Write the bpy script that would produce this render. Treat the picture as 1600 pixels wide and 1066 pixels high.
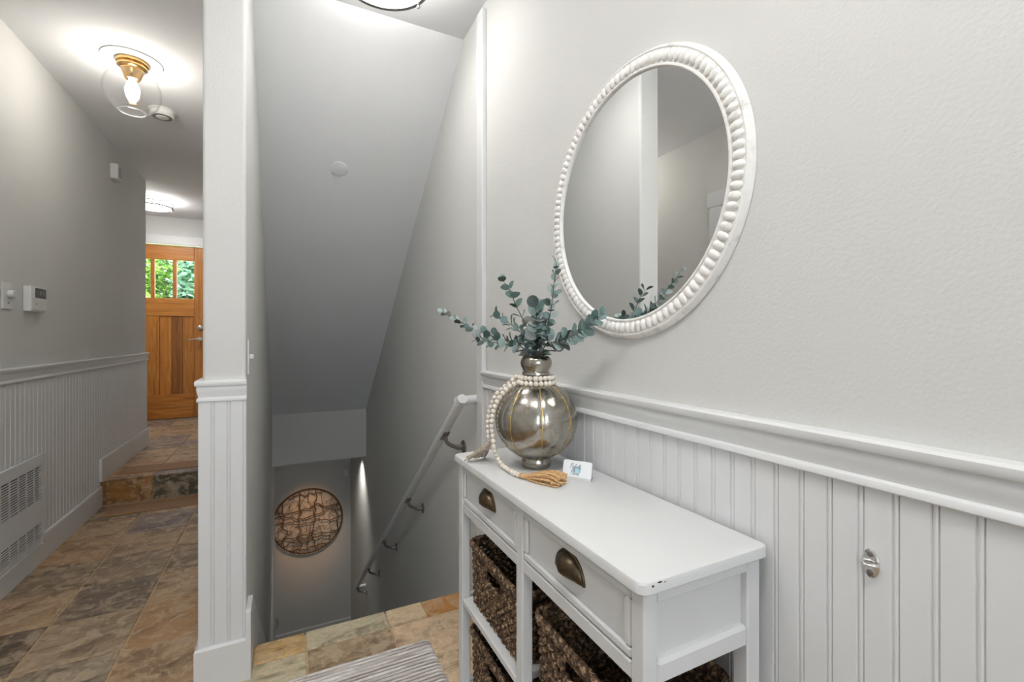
import bpy, bmesh, math, random
from mathutils import Vector, Matrix, noise
random.seed(7)
PI = math.pi
scene = bpy.context.scene
for o in list(bpy.data.objects):
    bpy.data.objects.remove(o, do_unlink=True)
C = scene.collection

# ------------------------------------------------------------------ camera
CAMH = 1.104
cam_d = bpy.data.cameras.new('camera')
cam_d.sensor_width = 36; cam_d.lens = 16.0; cam_d.shift_y = -7/1600
cam_d.clip_start = 0.02
cam = bpy.data.objects.new('camera', cam_d); C.objects.link(cam)
cam.location = (0, 0, CAMH); cam.rotation_euler = (PI/2, 0, -math.atan(353/711))
scene.camera = cam

# ------------------------------------------------------------------ world, sun, exposure
world = bpy.data.worlds.new('sky'); scene.world = world; world.use_nodes = True
bg = world.node_tree.nodes['Background']
bg.inputs[0].default_value = (0.80, 0.90, 1.0, 1); bg.inputs[1].default_value = 2.4
sun_d = bpy.data.lights.new('sun', 'SUN'); sun_d.energy = 9.0; sun_d.angle = 0.02; sun_d.color = (1, .95, .86)
sun = bpy.data.objects.new('sun', sun_d); C.objects.link(sun)
sun.location = (6, 4, 9); sun.rotation_euler = (Vector((-.62, .25, -.75))).to_track_quat('-Z', 'Y').to_euler()
# daylight portal of the added fill window behind the photographer
por_d = bpy.data.lights.new('window_fill_portal', 'AREA'); por_d.shape = 'RECTANGLE'; por_d.size = 1.5; por_d.size_y = 1.5
por_d.cycles.is_portal = True
por = bpy.data.objects.new('window_fill_portal', por_d); C.objects.link(por)
por.location = (-.2, -2.18, 1.45); por.rotation_euler = (PI/2, 0, PI)
FLUSH_NEAR = 11.0      # emission of the ceiling fixtures
FLUSH_FAR = 20.0
BULB = 68.0
FILL_HALL = 13.0  # added fill fixture at the near hall end, out of view
FILL_ABOVE = 24.0  # added fill fixture above the camera, out of view
vs = scene.view_settings
vs.view_transform = 'Standard'; vs.look = 'None'; vs.gamma = 1.0; vs.use_curve_mapping = False
vs.exposure = 1.08
scene.display_settings.display_device = 'sRGB'

# ------------------------------------------------------------------ helpers
class MB:
    def __init__(s): s.v = []; s.f = []
    def add(s, vs_, fs):
        k = len(s.v); s.v += [tuple(p) for p in vs_]; s.f += [tuple(k+i for i in q) for q in fs]; return s
    def box(s, a, b):
        x0,y0,z0 = [min(p,q) for p,q in zip(a,b)]; x1,y1,z1 = [max(p,q) for p,q in zip(a,b)]
        return s.add([(x0,y0,z0),(x1,y0,z0),(x1,y1,z0),(x0,y1,z0),(x0,y0,z1),(x1,y0,z1),(x1,y1,z1),(x0,y1,z1)],
                     [(3,2,1,0),(4,5,6,7),(0,1,5,4),(1,2,6,5),(2,3,7,6),(3,0,4,7)])
    def bbox(s, a, b, r=.003, seg=1):
        bm = bmesh.new(); bmesh.ops.create_cube(bm, size=1)
        c = [(p+q)/2 for p,q in zip(a,b)]; d = [abs(p-q) for p,q in zip(a,b)]
        for v in bm.verts: v.co = Vector([c[i]+v.co[i]*d[i] for i in range(3)])
        bmesh.ops.bevel(bm, geom=list(bm.edges), offset=min(r, min(d)*.45), segments=seg, affect='EDGES', profile=.6)
        return s.bm(bm)
    def bm(s, bm):
        bm.verts.ensure_lookup_table(); bm.verts.index_update()
        s.add([v.co.copy() for v in bm.verts], [[v.index for v in f.verts] for f in bm.faces]); bm.free(); return s
    def lathe(s, prof, n=32, center=(0,0,0), axis='Z', closed=False, rib=None):
        """prof: list of (r, h); revolve about axis through center"""
        cx,cy,cz = center; vs_ = []; fs = []
        for i,(r,h) in enumerate(prof):
            for k in range(n):
                a = 2*PI*k/n; rr = r*(rib(a, i) if rib else 1)
                p = (rr*math.cos(a), rr*math.sin(a), h)
                if axis == 'X': p = (p[2], p[0], p[1])
                elif axis == 'Y': p = (p[1], p[2], p[0])
                vs_.append((cx+p[0], cy+p[1], cz+p[2]))
        m = len(prof)
        for i in range(m if closed else m-1):
            j = (i+1) % m
            for k in range(n):
                l = (k+1) % n
                fs.append((i*n+k, i*n+l, j*n+l, j*n+k))
        if not closed:
            if prof[0][0] > 1e-6: fs.append(tuple(range(n-1,-1,-1)))
            if prof[-1][0] > 1e-6: fs.append(tuple((m-1)*n+k for k in range(n)))
        return s.add(vs_, fs)
    def tube(s, pts, r, n=8, cap=True, closed=False):
        pts = [Vector(p) for p in pts]; m = len(pts); vs_ = []; fs = []
        up = None
        for i,p in enumerate(pts):
            if closed: t = pts[(i+1)%m]-pts[i-1]
            else: t = pts[min(i+1,m-1)]-pts[max(i-1,0)]
            if t.length < 1e-9: t = Vector((0,0,1))
            t.normalize()
            if up is None: up = t.orthogonal().normalized()
            up = up - t*up.dot(t)
            if up.length < 1e-6: up = t.orthogonal()
            up.normalize(); w = t.cross(up)
            ri = r[i] if isinstance(r, (list,tuple)) else r
            for k in range(n):
                a = 2*PI*k/n; vs_.append(p+up*(ri*math.cos(a))+w*(ri*math.sin(a)))
        for i in range(m if closed else m-1):
            j = (i+1)%m
            for k in range(n):
                l = (k+1)%n; fs.append((i*n+k, i*n+l, j*n+l, j*n+k))
        if cap and not closed:
            fs.append(tuple(range(n-1,-1,-1))); fs.append(tuple((m-1)*n+k for k in range(n)))
        return s.add(vs_, fs)
    def prism(s, poly, z0, z1):
        n = len(poly)
        return s.add([(x,y,z0) for x,y in poly]+[(x,y,z1) for x,y in poly],
                     [tuple(range(n-1,-1,-1)), tuple(range(n,2*n))]+[(i,(i+1)%n,n+(i+1)%n,n+i) for i in range(n)])
    def sweep(s, path, prof, side=1):
        """closed profile (offset, z) swept along an open xy path with mitred corners; offset goes to the left (side=1)"""
        path = [Vector(p) for p in path]; m = len(path); n = len(prof); vs_ = []; fs = []
        for i,p in enumerate(path):
            d0 = (path[i]-path[i-1]).normalized() if i else None
            d1 = (path[i+1]-path[i]).normalized() if i < m-1 else None
            d0 = d0 or d1; d1 = d1 or d0
            n0 = Vector((-d0.y,d0.x))*side; n1 = Vector((-d1.y,d1.x))*side
            b = n0+n1; b = b/ (b.dot(n0)) if b.length > 1e-6 else n0
            for (o,z) in prof: vs_.append((p.x+b.x*o, p.y+b.y*o, z))
        for i in range(m-1):
            for k in range(n):
                l = (k+1)%n; fs.append((i*n+k, i*n+l, (i+1)*n+l, (i+1)*n+k))
        fs.append(tuple(range(n-1,-1,-1))); fs.append(tuple((m-1)*n+k for k in range(n)))
        return s.add(vs_, fs)
    def mesh(s, name, mat=None, smooth=None):
        me = bpy.data.meshes.new(name); me.from_pydata(s.v, [], s.f)
        bm = bmesh.new(); bm.from_mesh(me); bmesh.ops.recalc_face_normals(bm, faces=list(bm.faces))
        if smooth is not None:
            for f in bm.faces: f.smooth = True
            for e in bm.edges:
                if len(e.link_faces) == 2 and e.calc_face_angle(0) > smooth: e.smooth = False
        bm.to_mesh(me); bm.free()
        if mat: me.materials.append(mat)
        return me
    def build(s, name, mat, parent=None, smooth=None):
        return link(name, s.mesh(name, mat, smooth), parent)

def link(name, data, parent=None):
    o = bpy.data.objects.new(name, data); C.objects.link(o)
    if parent is not None: o.parent = parent
    return o
def thing(name, label, cat, loc=(0,0,0), group=None):
    o = link(name, None); o.location = loc; o.empty_display_size = .05
    return tag(o, label, cat, group)
def tag(o, label, cat, group=None):
    o['label'] = label; o['category'] = cat
    if group: o['group'] = group
    return o
def struct(o, label=None):
    o['kind'] = 'structure'
    if label: o['label'] = label
    return o
def spline(ctrl, n=8):
    """Catmull-Rom through control points"""
    P = [Vector(p) for p in ctrl]; P = [P[0]*2-P[1]]+P+[P[-1]*2-P[-2]]; out = []
    for i in range(1, len(P)-2):
        for k in range(n):
            t = k/n; a,b,c,d = P[i-1],P[i],P[i+1],P[i+2]
            out.append(.5*((2*b)+(c-a)*t+(2*a-5*b+4*c-d)*t*t+(3*b-a-3*c+d)*t**3))
    out.append(P[-2]); return out
def resample(pts, step):
    out = [pts[0].copy()]; acc = 0
    for a,b in zip(pts, pts[1:]):
        L = (b-a).length
        while acc+L >= step:
            t = (step-acc)/L; a = a+(b-a)*t; L = (b-a).length; out.append(a.copy()); acc = 0
        acc += L
    return out

# ------------------------------------------------------------------ materials
def srgb(r,g,b):
    f = lambda c: (c/255/12.92) if c/255 <= .04045 else ((c/255+.055)/1.055)**2.4
    return (f(r), f(g), f(b), 1)
class NT:
    def __init__(s, name):
        s.m = bpy.data.materials.new(name); s.m.use_nodes = True; s.t = s.m.node_tree
        s.b = s.t.nodes['Principled BSDF']; s.out = s.t.nodes['Material Output']
    def n(s, typ, **kw):
        nd = s.t.nodes.new(typ)
        for k,v in kw.items():
            if k in nd.inputs.keys(): nd.inputs[k].default_value = v
            else: setattr(nd, k, v)
        return nd
    def l(s, a, b): s.t.links.new(a, b)
    def coords(s, scale=(1,1,1), rand=False):
        tc = s.n('ShaderNodeTexCoord'); mp = s.n('ShaderNodeMapping'); mp.inputs['Scale'].default_value = scale
        src = tc.outputs['Object']
        if rand:
            oi = s.n('ShaderNodeObjectInfo'); mu = s.n('ShaderNodeVectorMath', operation='MULTIPLY_ADD')
            cb = s.n('ShaderNodeCombineXYZ')
            for i,k in enumerate((37., 61., 23.)):
                mm = s.n('ShaderNodeMath', operation='MULTIPLY'); mm.inputs[1].default_value = k
                s.l(oi.outputs['Random'], mm.inputs[0]); s.l(mm.outputs[0], cb.inputs[i])
            ad = s.n('ShaderNodeVectorMath', operation='ADD'); s.l(src, ad.inputs[0]); s.l(cb.outputs[0], ad.inputs[1]); src = ad.outputs[0]
        s.l(src, mp.inputs[0]); return mp.outputs[0]
    def noise(s, vec, scale, detail=3, rough=.5, dist=0):
        nd = s.n('ShaderNodeTexNoise'); nd.inputs['Scale'].default_value = scale; nd.inputs['Detail'].default_value = detail
        nd.inputs['Roughness'].default_value = rough; nd.inputs['Distortion'].default_value = dist
        s.l(vec, nd.inputs['Vector']); return nd.outputs['Fac']
    def ramp(s, fac, stops):
        r = s.n('ShaderNodeValToRGB'); e = r.color_ramp.elements
        while len(e) < len(stops): e.new(.5)
        for i,(p,c) in enumerate(stops):
            e[i].position = p; e[i].color = c if len(c) == 4 else (*c,1)
        s.l(fac, r.inputs[0]); return r.outputs[0]
    def mix(s, fac, a, b, mode='MIX'):
        m = s.n('ShaderNodeMix', data_type='RGBA', blend_type=mode)
        for sock,val in ((m.inputs[0],fac),(m.inputs[6],a),(m.inputs[7],b)):
            if hasattr(val, 'links') or hasattr(val, 'is_linked'): s.l(val, sock)
            else: sock.default_value = val
        return m.outputs[2]
    def bump(s, h, strength=.2, dist=.01, prev=None):
        b = s.n('ShaderNodeBump'); b.inputs['Strength'].default_value = strength; b.inputs['Distance'].default_value = dist
        s.l(h, b.inputs['Height'])
        if prev: s.l(prev, b.inputs['Normal'])
        return b.outputs[0]
    def fin(s, color=None, rough=.5, metal=0, normal=None, spec=None):
        if color is not None:
            if hasattr(color, 'is_linked'): s.l(color, s.b.inputs['Base Color'])
            else: s.b.inputs['Base Color'].default_value = color
        if hasattr(rough, 'is_linked'): s.l(rough, s.b.inputs['Roughness'])
        else: s.b.inputs['Roughness'].default_value = rough
        s.b.inputs['Metallic'].default_value = metal
        if spec is not None: s.b.inputs['Specular IOR Level'].default_value = spec
        if normal is not None: s.l(normal, s.b.inputs['Normal'])
        return s.m

def paint(name, col, rough=.6, bump=.1, scale=220, dist=.002, mottle=.03):
    t = NT(name); v = t.coords()
    n1 = t.noise(v, scale, 2, .5); n2 = t.noise(v, 2.3, 3)
    d = tuple(c*(1-mottle) for c in col[:3])+(1,); u = tuple(min(1,c*(1+mottle)) for c in col[:3])+(1,)
    return t.fin(t.ramp(n2, [(.3,d),(.7,u)]), rough, normal=t.bump(n1, bump, dist), spec=.3)
M = {}
M['wall'] = paint('greige_paint', (.640,.636,.616,1), .75, .24, 170, .003, .015)
M['ceiling'] = paint('ceiling_paint', (.80,.805,.81,1), .85, .2, 150, .002, .01)
M['trim'] = paint('white_trim_paint', (.705,.708,.708,1), .38, .06, 60, .002, .015)
M['cabinet'] = paint('white_cabinet_paint', (.665,.667,.662,1), .42, .12, 40, .002, .03)
M['plastic'] = paint('white_plastic', (.70,.70,.68,1), .4, .0, 60)
M['carpet'] = paint('beige_carpet', (.32,.29,.25,1), .95, .8, 400, .004, .08)

def slate():
    t = NT('slate_tile'); v = t.coords(rand=True)
    oi = t.n('ShaderNodeObjectInfo'); base = oi.outputs['Color']
    vs_ = t.coords((1.0,2.2,1.0), rand=True)
    big = t.noise(vs_, 4.5, 5, .6, 1.2); mid = t.noise(v, 16, 6, .65, .8); fine = t.noise(v, 70, 4, .6)
    vein = t.noise(t.coords((2.0,7.0,1.0), rand=True), 6, 6, .7, 2.0)
    dark = t.mix(1.0, base, (.46,.43,.40,1), 'MULTIPLY'); lite = t.mix(.55, base, (.66,.52,.36,1))
    rust = t.mix(.55, base, (.42,.19,.06,1))
    c = t.mix(t.ramp(big, [(.36,(0,0,0)),(.56,(1,1,1))]), dark, base)
    c = t.mix(t.ramp(mid, [(.47,(0,0,0)),(.59,(1,1,1))]), c, lite)
    c = t.mix(t.ramp(vein, [(.56,(0,0,0)),(.68,(.8,.8,.8))]), c, rust)
    c = t.mix(t.ramp(vein, [(.30,(.8,.8,.8)),(.40,(0,0,0))]), c, dark)
    c = t.mix(.3, c, t.ramp(fine, [(.3,(.4,.4,.4)),(.7,(1,1,1))]), 'MULTIPLY')
    h = t.mix(.45, big, mid); h2 = t.mix(.25, h, fine)
    r = t.ramp(mid, [(.3,(.34,.34,.34)),(.7,(.58,.58,.58))])
    return t.fin(c, r, normal=t.bump(h2, .8, .025), spec=.45)
M['slate'] = slate()
def grout():
    t = NT('tan_grout'); v = t.coords(); n = t.noise(v, 60, 4)
    return t.fin(t.ramp(n, [(.3,srgb(178,150,116)),(.7,srgb(204,176,140))]), .9, normal=t.bump(n, .4, .004))
M['grout'] = grout()
def wood(name, axis, a, b, c, rough=.38, k=1.0):
    t = NT(name); sc = {'Z':(16,16,1.1),'X':(1.1,16,16),'Y':(16,1.1,16)}[axis]
    v = t.coords(tuple(x*k for x in sc), rand=True)
    n = t.noise(v, 1.6, 6, .62, 1.6); f = t.noise(v, 9, 4, .6)
    oi = t.n('ShaderNodeObjectInfo')
    col = t.ramp(n, [(.28,a),(.5,b),(.74,c)])
    col = t.mix(.25, col, t.ramp(f, [(.35,(.35,.3,.25)),(.65,(1,1,1))]), 'MULTIPLY')
    col = t.mix(1, col, oi.outputs['Color'], 'MULTIPLY')
    return t.fin(col, rough, normal=t.bump(f, .08, .003))
FIR = (srgb(166,98,36), srgb(210,136,56), srgb(228,166,88))
M['fir_v'] = wood('fir_vertical', 'Z', *FIR); M['fir_h'] = wood('fir_horizontal', 'X', *FIR)
def simple(name, col, rough=.4, metal=0, nscale=30, var=.12, bump=.0):
    t = NT(name); v = t.coords(rand=True); n = t.noise(v, nscale, 4, .6)
    d = tuple(x*(1-var) for x in col[:3])+(1,); u = tuple(min(1,x*(1+var)) for x in col[:3])+(1,)
    nm = t.bump(n, bump, .003) if bump else None
    return t.fin(t.ramp(n, [(.3,d),(.7,u)]), rough, metal, nm)
M['nickel'] = simple('satin_nickel', (.62,.61,.59,1), .28, 1)
M['band'] = simple('brushed_band', (.30,.295,.29,1), .45, 1)
M['pewter'] = simple('dark_pewter', (.30,.28,.265,1), .38, 1)
M['chrome'] = simple('chrome', (.75,.75,.75,1), .16, 1)
M['brass'] = simple('polished_brass', (.80,.50,.20,1), .2, 1)
M['bronze'] = simple('antique_bronze', (.115,.085,.055,1), .34, 1, 60, .35)
M['dark'] = simple('dark_void', (.015,.015,.016,1), .8)
M['lcd'] = simple('dark_screen', (.03,.032,.03,1), .25)
M['lcd_text'] = simple('screen_segments', (.16,.16,.15,1), .5)
M['wire'] = simple('brown_twig', srgb(96,72,48), .7, 0, 40, .3, .2)
M['mirror'] = simple('silvered_glass', (.86,.87,.87,1), .012, 1, 2, .0)
M['gold'] = simple('gold_leaf', (.78,.52,.16,1), .32, 1, 120, .4, .4)
M['stem'] = simple('eucalyptus_stem', (.16,.15,.11,1), .7)
M['bead'] = simple('cream_wood_bead', srgb(228,219,206), .6, 0, 60, .08, .1)
M['jute'] = simple('tan_jute', srgb(206,166,118), .9, 0, 160, .35, .3)
M['jute_grey'] = simple('greyed_jute', srgb(178,164,146), .9, 0, 160, .3, .3)
M['card'] = simple('white_card', (.83,.84,.86,1), .5, 0, 5, .01)
M['ink'] = simple('navy_ink', srgb(48,84,112), .6)
M['teal'] = simple('teal_watercolour', srgb(190,224,230), .6, 0, 90, .10)
M['mat'] = simple('brown_tread_mat', srgb(158,122,94), .85, 0, 120, .22, .5)
M['mat_edge'] = simple('tan_mat_edge', srgb(178,134,92), .85, 0, 120, .15, .3)
def mirror_white():
    t = NT('distressed_white'); v = t.coords(rand=True); n = t.noise(v, 26, 6, .7); e = t.noise(v, 90, 3)
    c = t.ramp(n, [(.30,srgb(196,192,186)),(.44,srgb(232,230,226)),(.8,srgb(240,239,236))])
    return t.fin(c, .55, normal=t.bump(e, .15, .003))
M['distress'] = mirror_white()
def mercury():
    t = NT('mercury_glass'); v = t.coords(); n = t.noise(v, 9, 6, .65, 1.0); s = t.noise(v, 55, 5, .7); w = t.noise(v, 5, 2)
    c = t.ramp(n, [(.25,(.24,.20,.155)),(.44,(.37,.34,.295)),(.62,(.48,.46,.42)),(.8,(.50,.43,.32))])
    c = t.mix(t.ramp(s, [(.27,(.8,.8,.8)),(.33,(0,0,0))]), c, (.12,.10,.075,1))
    r = t.ramp(s, [(.26,(.38,.38,.38)),(.5,(.19,.19,.19))])
    return t.fin(c, r, 1, t.bump(w, .35, .02))
M['mercury'] = mercury()
def leafm():
    t = NT('eucalyptus_leaf'); oi = t.n('ShaderNodeObjectInfo'); v = t.coords(rand=True); n = t.noise(v, 70, 4)
    c = t.ramp(oi.outputs['Random'], [(0,srgb(58,72,66)),(.25,srgb(100,128,122)),(.6,srgb(148,174,171)),(.88,srgb(192,210,207)),(1,srgb(108,96,90))])
    c = t.mix(.35, c, t.ramp(n, [(.3,(.5,.5,.5)),(.7,(1,1,1))]), 'MULTIPLY')
    t.b.inputs['Transmission Weight'].default_value = 0
    return t.fin(c, .48, normal=t.bump(n, .2, .002))
M['leaf'] = leafm()
def rope():
    t = NT('seagrass_rope'); v = t.coords(); n = t.noise(v, 95, 5, .7, .6); b = t.noise(t.coords((1,1,3)), 260, 3, .7)
    c = t.ramp(n, [(.36,srgb(34,24,18)),(.47,srgb(80,58,42)),(.55,srgb(134,104,76)),(.66,srgb(214,186,148))])
    return t.fin(c, .75, normal=t.bump(b, .7, .004))
M['rope'] = rope()
def rugm():
    t = NT('ribbed_cotton'); v = t.coords((6,70,1)); n = t.noise(v, 1.3, 5, .7, .8); f = t.noise(t.coords(), 420, 3, .7)
    tc = t.n('ShaderNodeTexCoord'); sx = t.n('ShaderNodeSeparateXYZ'); t.l(tc.outputs['Object'], sx.inputs[0])
    a = t.n('ShaderNodeMath', operation='SUBTRACT'); a.inputs[1].default_value = .72; t.l(sx.outputs[1], a.inputs[0])
    d = t.n('ShaderNodeMath', operation='DIVIDE'); d.inputs[1].default_value = .0160; t.l(a.outputs[0], d.inputs[0])
    fr = t.n('ShaderNodeMath', operation='FRACT'); t.l(d.outputs[0], fr.inputs[0])
    pile = t.ramp(n, [(.34,srgb(176,164,160)),(.5,srgb(222,214,208)),(.62,srgb(240,236,230))])
    groove_mix = t.ramp(fr.outputs[0], [(.0,(1,1,1)),(.10,(.8,.8,.8)),(.22,(0,0,0)),(.82,(0,0,0)),(.92,(.8,.8,.8)),(1,(1,1,1))])
    c = t.mix(groove_mix, pile, srgb(146,134,130))          # greyer along the grooves, whiter on the ribs
    return t.fin(c, .95, normal=t.bump(f, .6, .004))
M['rug'] = rugm()
def emit(name, col, s):
    t = NT(name); t.b.inputs['Base Color'].default_value = (.9,.9,.9,1)
    t.b.inputs['Emission Color'].default_value = col; t.b.inputs['Emission Strength'].default_value = s; return t.m
M['diffuser_near'] = emit('lit_diffuser', (1,.98,.95,1), FLUSH_NEAR)
M['diffuser_far'] = emit('lit_diffuser_entry', (1,.98,.95,1), FLUSH_FAR)
M['bulb'] = emit('lit_filament_bulb', (1,.95,.88,1), BULB)
M['diffuser_fill_hall'] = emit('lit_fill_diffuser_hall', (1,.98,.95,1), FILL_HALL)
M['diffuser_fill_above'] = emit('lit_fill_diffuser_above', (1,.98,.95,1), FILL_ABOVE)
M['lens'] = emit('lit_downlight_lens', (1,.95,.88,1), 4)
def clear():
    t = NT('clear_glass'); tr = t.n('ShaderNodeBsdfTransparent'); gl = t.n('ShaderNodeBsdfGlossy'); gl.inputs['Roughness'].default_value = .03
    lw = t.n('ShaderNodeLayerWeight'); lw.inputs[0].default_value = .5; mx = t.n('ShaderNodeMixShader')
    pw_ = t.n('ShaderNodeMath', operation='POWER'); pw_.inputs[1].default_value = 3.5; t.l(lw.outputs['Facing'], pw_.inputs[0])
    ma = t.n('ShaderNodeMath', operation='MULTIPLY_ADD'); ma.inputs[1].default_value = .45; ma.inputs[2].default_value = .03
    t.l(pw_.outputs[0], ma.inputs[0]); t.l(ma.outputs[0], mx.inputs[0])
    t.l(tr.outputs[0], mx.inputs[1]); t.l(gl.outputs[0], mx.inputs[2]); t.l(mx.outputs[0], t.out.inputs[0]); return t.m
M['clear'] = clear()
def rimglass():
    t = NT('glass_rim'); t.b.inputs['Transmission Weight'].default_value = .7; t.b.inputs['IOR'].default_value = 1.3
    return t.fin((.92,.93,.93,1), .12)
M['glass_rim'] = rimglass()
def foliage(name, a, b, c):
    t = NT(name); v = t.coords(); n = t.noise(v, 7, 4, .7)
    t.fin(t.ramp(n, [(.3,a),(.5,b),(.7,c)]), .5)
    return t.m
M['shrub'] = foliage('garden_leaves', srgb(52,96,36), srgb(122,172,64), srgb(206,226,140))
M['shrub2'] = foliage('garden_leaves_blue', srgb(50,96,74), srgb(110,164,122), srgb(206,228,214))
M['paving'] = simple('pale_paving', (.5,.5,.5,1), .8)
M['siding'] = simple('blue_grey_siding', srgb(90,104,120), .7)

# ------------------------------------------------------------------ dimensions
XR, XL = .725, -1.09          # right wall, left wall
WX0, WX1, WY = -.235, -.116, 1.71     # wall between hall and stair: faces and front end
CEIL, YB = 2.46, -2.2
STEP, YSTEP, YDOOR = .165, 3.84, 6.35
YEDGE, YFOLD, YHEAD, YLOW = 1.865, 1.96, 4.78, 6.0
SLOPE = (CEIL-.372)/(YHEAD-YFOLD)
ZLOW = -2.54
TP = .291; GX = -.809; GY = 1.753; TPY = .2955

# ------------------------------------------------------------------ structure: walls, ceilings
m = MB().box((XR, YB, ZLOW), (XR+.12, 6.5, 2.6))
wall_right = struct(m.build('wall_right', M['wall']))
# left wall with a doorway (door_2) behind the picture's left border
D2a, D2b, D2h = 1.22, 2.03, 1.95
m = MB().box((XL-.12, YB, -.1), (XL, D2a, CEIL)).box((XL-.12, D2b, -.1), (XL, 4.95, CEIL)).box((XL-.12, D2a, D2h), (XL, D2b, CEIL))
wall_left = struct(m.build('wall_left', M['wall']))
# the wall between hall and stairwell, its end face toward the camera has softly rounded corners
def rounded(x0,x1,y0,y1,r,n=5):
    pts = []
    for cx,cy,a0 in ((x0+r,y0+r,PI),(x1-r,y0+r,1.5*PI)):
        for k in range(n+1):
            a = a0+(PI/2)*k/n; pts.append((cx+r*math.cos(a), cy+r*math.sin(a)))
    return pts+[(x1,y1),(x0,y1)]
m = MB().prism(rounded(WX0,WX1,WY,6.35,.012), ZLOW, CEIL)
wall_stair = struct(m.build('wall_stair', M['wall'], smooth=.6))
# entry: door wall with the door opening, far left wall, return of the left wall
XD0, XD1, ZDT = -1.845, -.845, 2.145
m = MB().box((-2.7, YDOOR, -.1), (XD0-.02, YDOOR+.14, CEIL)).box((XD1+.02, YDOOR, -.1), (WX1, YDOOR+.14, CEIL)).box((XD0-.02, YDOOR, ZDT+.02), (XD1+.02, YDOOR+.14, CEIL))
wall_entry = struct(m.build('wall_entry', M['wall']))
struct(MB().box((-2.82, 4.0, -.1), (-2.7, 6.49, CEIL)).build('wall_entry_side', M['wall']))
struct(MB().box((-2.7, 4.83, -.1), (XL-.12, 4.95, CEIL)).build('wall_entry_return', M['wall']))
# header above the lower hall, lower end wall
struct(MB().box((WX1, YHEAD, -.107), (XR, YHEAD+.12, .5)).build('wall_header', M['wall']))
struct(MB().box((-1.6, YLOW, ZLOW), (XR, YLOW+.12, -.05)).build('wall_lower', M['wall']))
# wall behind the photographer, with an unseen window added for daylight fill
wx0,wx1,wz0,wz1 = -.95,.55,.7,2.2
m = MB().box((XL-.12,YB-.12,-.1),(wx0,YB,CEIL)).box((wx1,YB-.12,-.1),(XR+.12,YB,CEIL)).box((wx0,YB-.12,-.1),(wx1,YB,wz0)).box((wx0,YB-.12,wz1),(wx1,YB,CEIL))
struct(m.build('wall_back', M['wall']))
wn = struct(link('window_fill', None)); wn.location = ((wx0+wx1)/2, YB-.06, wz0)
cxw = (wx0+wx1)/2
m = MB()
for a,b in (((wx0-cxw,-.03,0),(wx0-cxw+.05,.03,1.5)),((wx1-cxw-.05,-.03,0),(wx1-cxw,.03,1.5)),((wx0-cxw,-.03,0),(wx1-cxw,.03,.05)),((wx0-cxw,-.03,1.45),(wx1-cxw,.03,1.5)),((-.02,-.03,0),(.02,.03,1.5))):
    m.box(a,b)
m.build('window_frame', M['trim'], wn)
MB().box((wx0-cxw+.05,-.004,.05),(-.02,.004,1.45)).build('pane', M['clear'], wn)
MB().box((.02,-.004,.05),(wx1-cxw-.05,.004,1.45)).build('pane', M['clear'], wn)
# ceilings
m = MB().box((-2.82, YB-.12, CEIL), (XR+.12, YFOLD, CEIL+.1)).box((-2.82, YFOLD, CEIL), (WX1, 6.5, CEIL+.1))
struct(m.build('ceiling', M['ceiling']))
m = MB(); yz = [(YFOLD,CEIL),(YHEAD,.372),(YHEAD,.50),(YFOLD,CEIL+.1)]
m.add([(WX1,y,z) for y,z in yz]+[(XR,y,z) for y,z in yz], [(0,1,2,3),(7,6,5,4)]+[(i,(i+1)%4,4+(i+1)%4,4+i) for i in range(4)])
struct(m.build('ceiling_slope', M['ceiling']))
struct(MB().box((WX1, YHEAD+.12, -.107), (XR, YLOW, -.02)).build('ceiling_lower', M['ceiling']))

# ------------------------------------------------------------------ floors and slate tiles
TH = .012
m = MB().box((XL-.12, YB, -.2), (XR, YEDGE-.012, -.004)).box((XL-.12, YEDGE-.012, -.2), (WX0, YSTEP, -.004))
floor = struct(m.build('floor', M['grout']))
m = MB().box((-2.7, YSTEP+.012, -.1), (WX0, YDOOR, STEP-.004))
floor_entry = struct(m.build('floor_entry', M['grout']))
floor_lower = struct(MB().box((-1.6, 5.0, ZLOW-.1), (XR, YLOW, ZLOW)).build('floor_lower', M['carpet']))
tile_cache = {}
def tile_mesh(w, d, h=TH):
    k = (round(w,3), round(d,3), round(h,3))
    if k not in tile_cache:
        tile_cache[k] = MB().bbox((-w/2,-d/2,-h),(w/2,d/2,0), .0025).mesh('slate_tile', M['slate'])
    return tile_cache[k]
PAL = {'dk':srgb(128,110,92),'gb':srgb(156,132,106),'tan':srgb(190,156,118),'or':srgb(190,148,104),'pu':srgb(142,124,118),
       'gr':srgb(158,142,120),'mo':srgb(176,152,122),'lt':srgb(238,212,174),'go':srgb(234,194,132),'gg':srgb(210,200,168),'pk':srgb(238,208,172),'or2':srgb(206,144,74)}
hall = {(-1,1):'dk',(-1,2):'tan',(-1,3):'gb',(-1,4):'or',(-1,5):'tan',(-1,6):'gb',
        (0,0):'gr',(0,1):'mo',(0,2):'dk',(0,3):'gb',(0,4):'tan',(0,5):'pu',(0,6):'tan',
        (1,0):'tan',(1,1):'or',(1,2):'tan',(1,3):'gb',(1,4):'tan',(1,5):'gb',(1,6):'pu'}
def tile(parent, cx, cy, z, w, d, col, rot=None):
    j = .93+.14*random.random()
    o = link('slate_tile', tile_mesh(w, d), parent); o.location = (cx, cy, z+random.uniform(-.0007,.0007))
    if rot: o.rotation_euler = rot
    o.color = (col[0]*j, col[1]*j, col[2]*j, 1); return o
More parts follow.
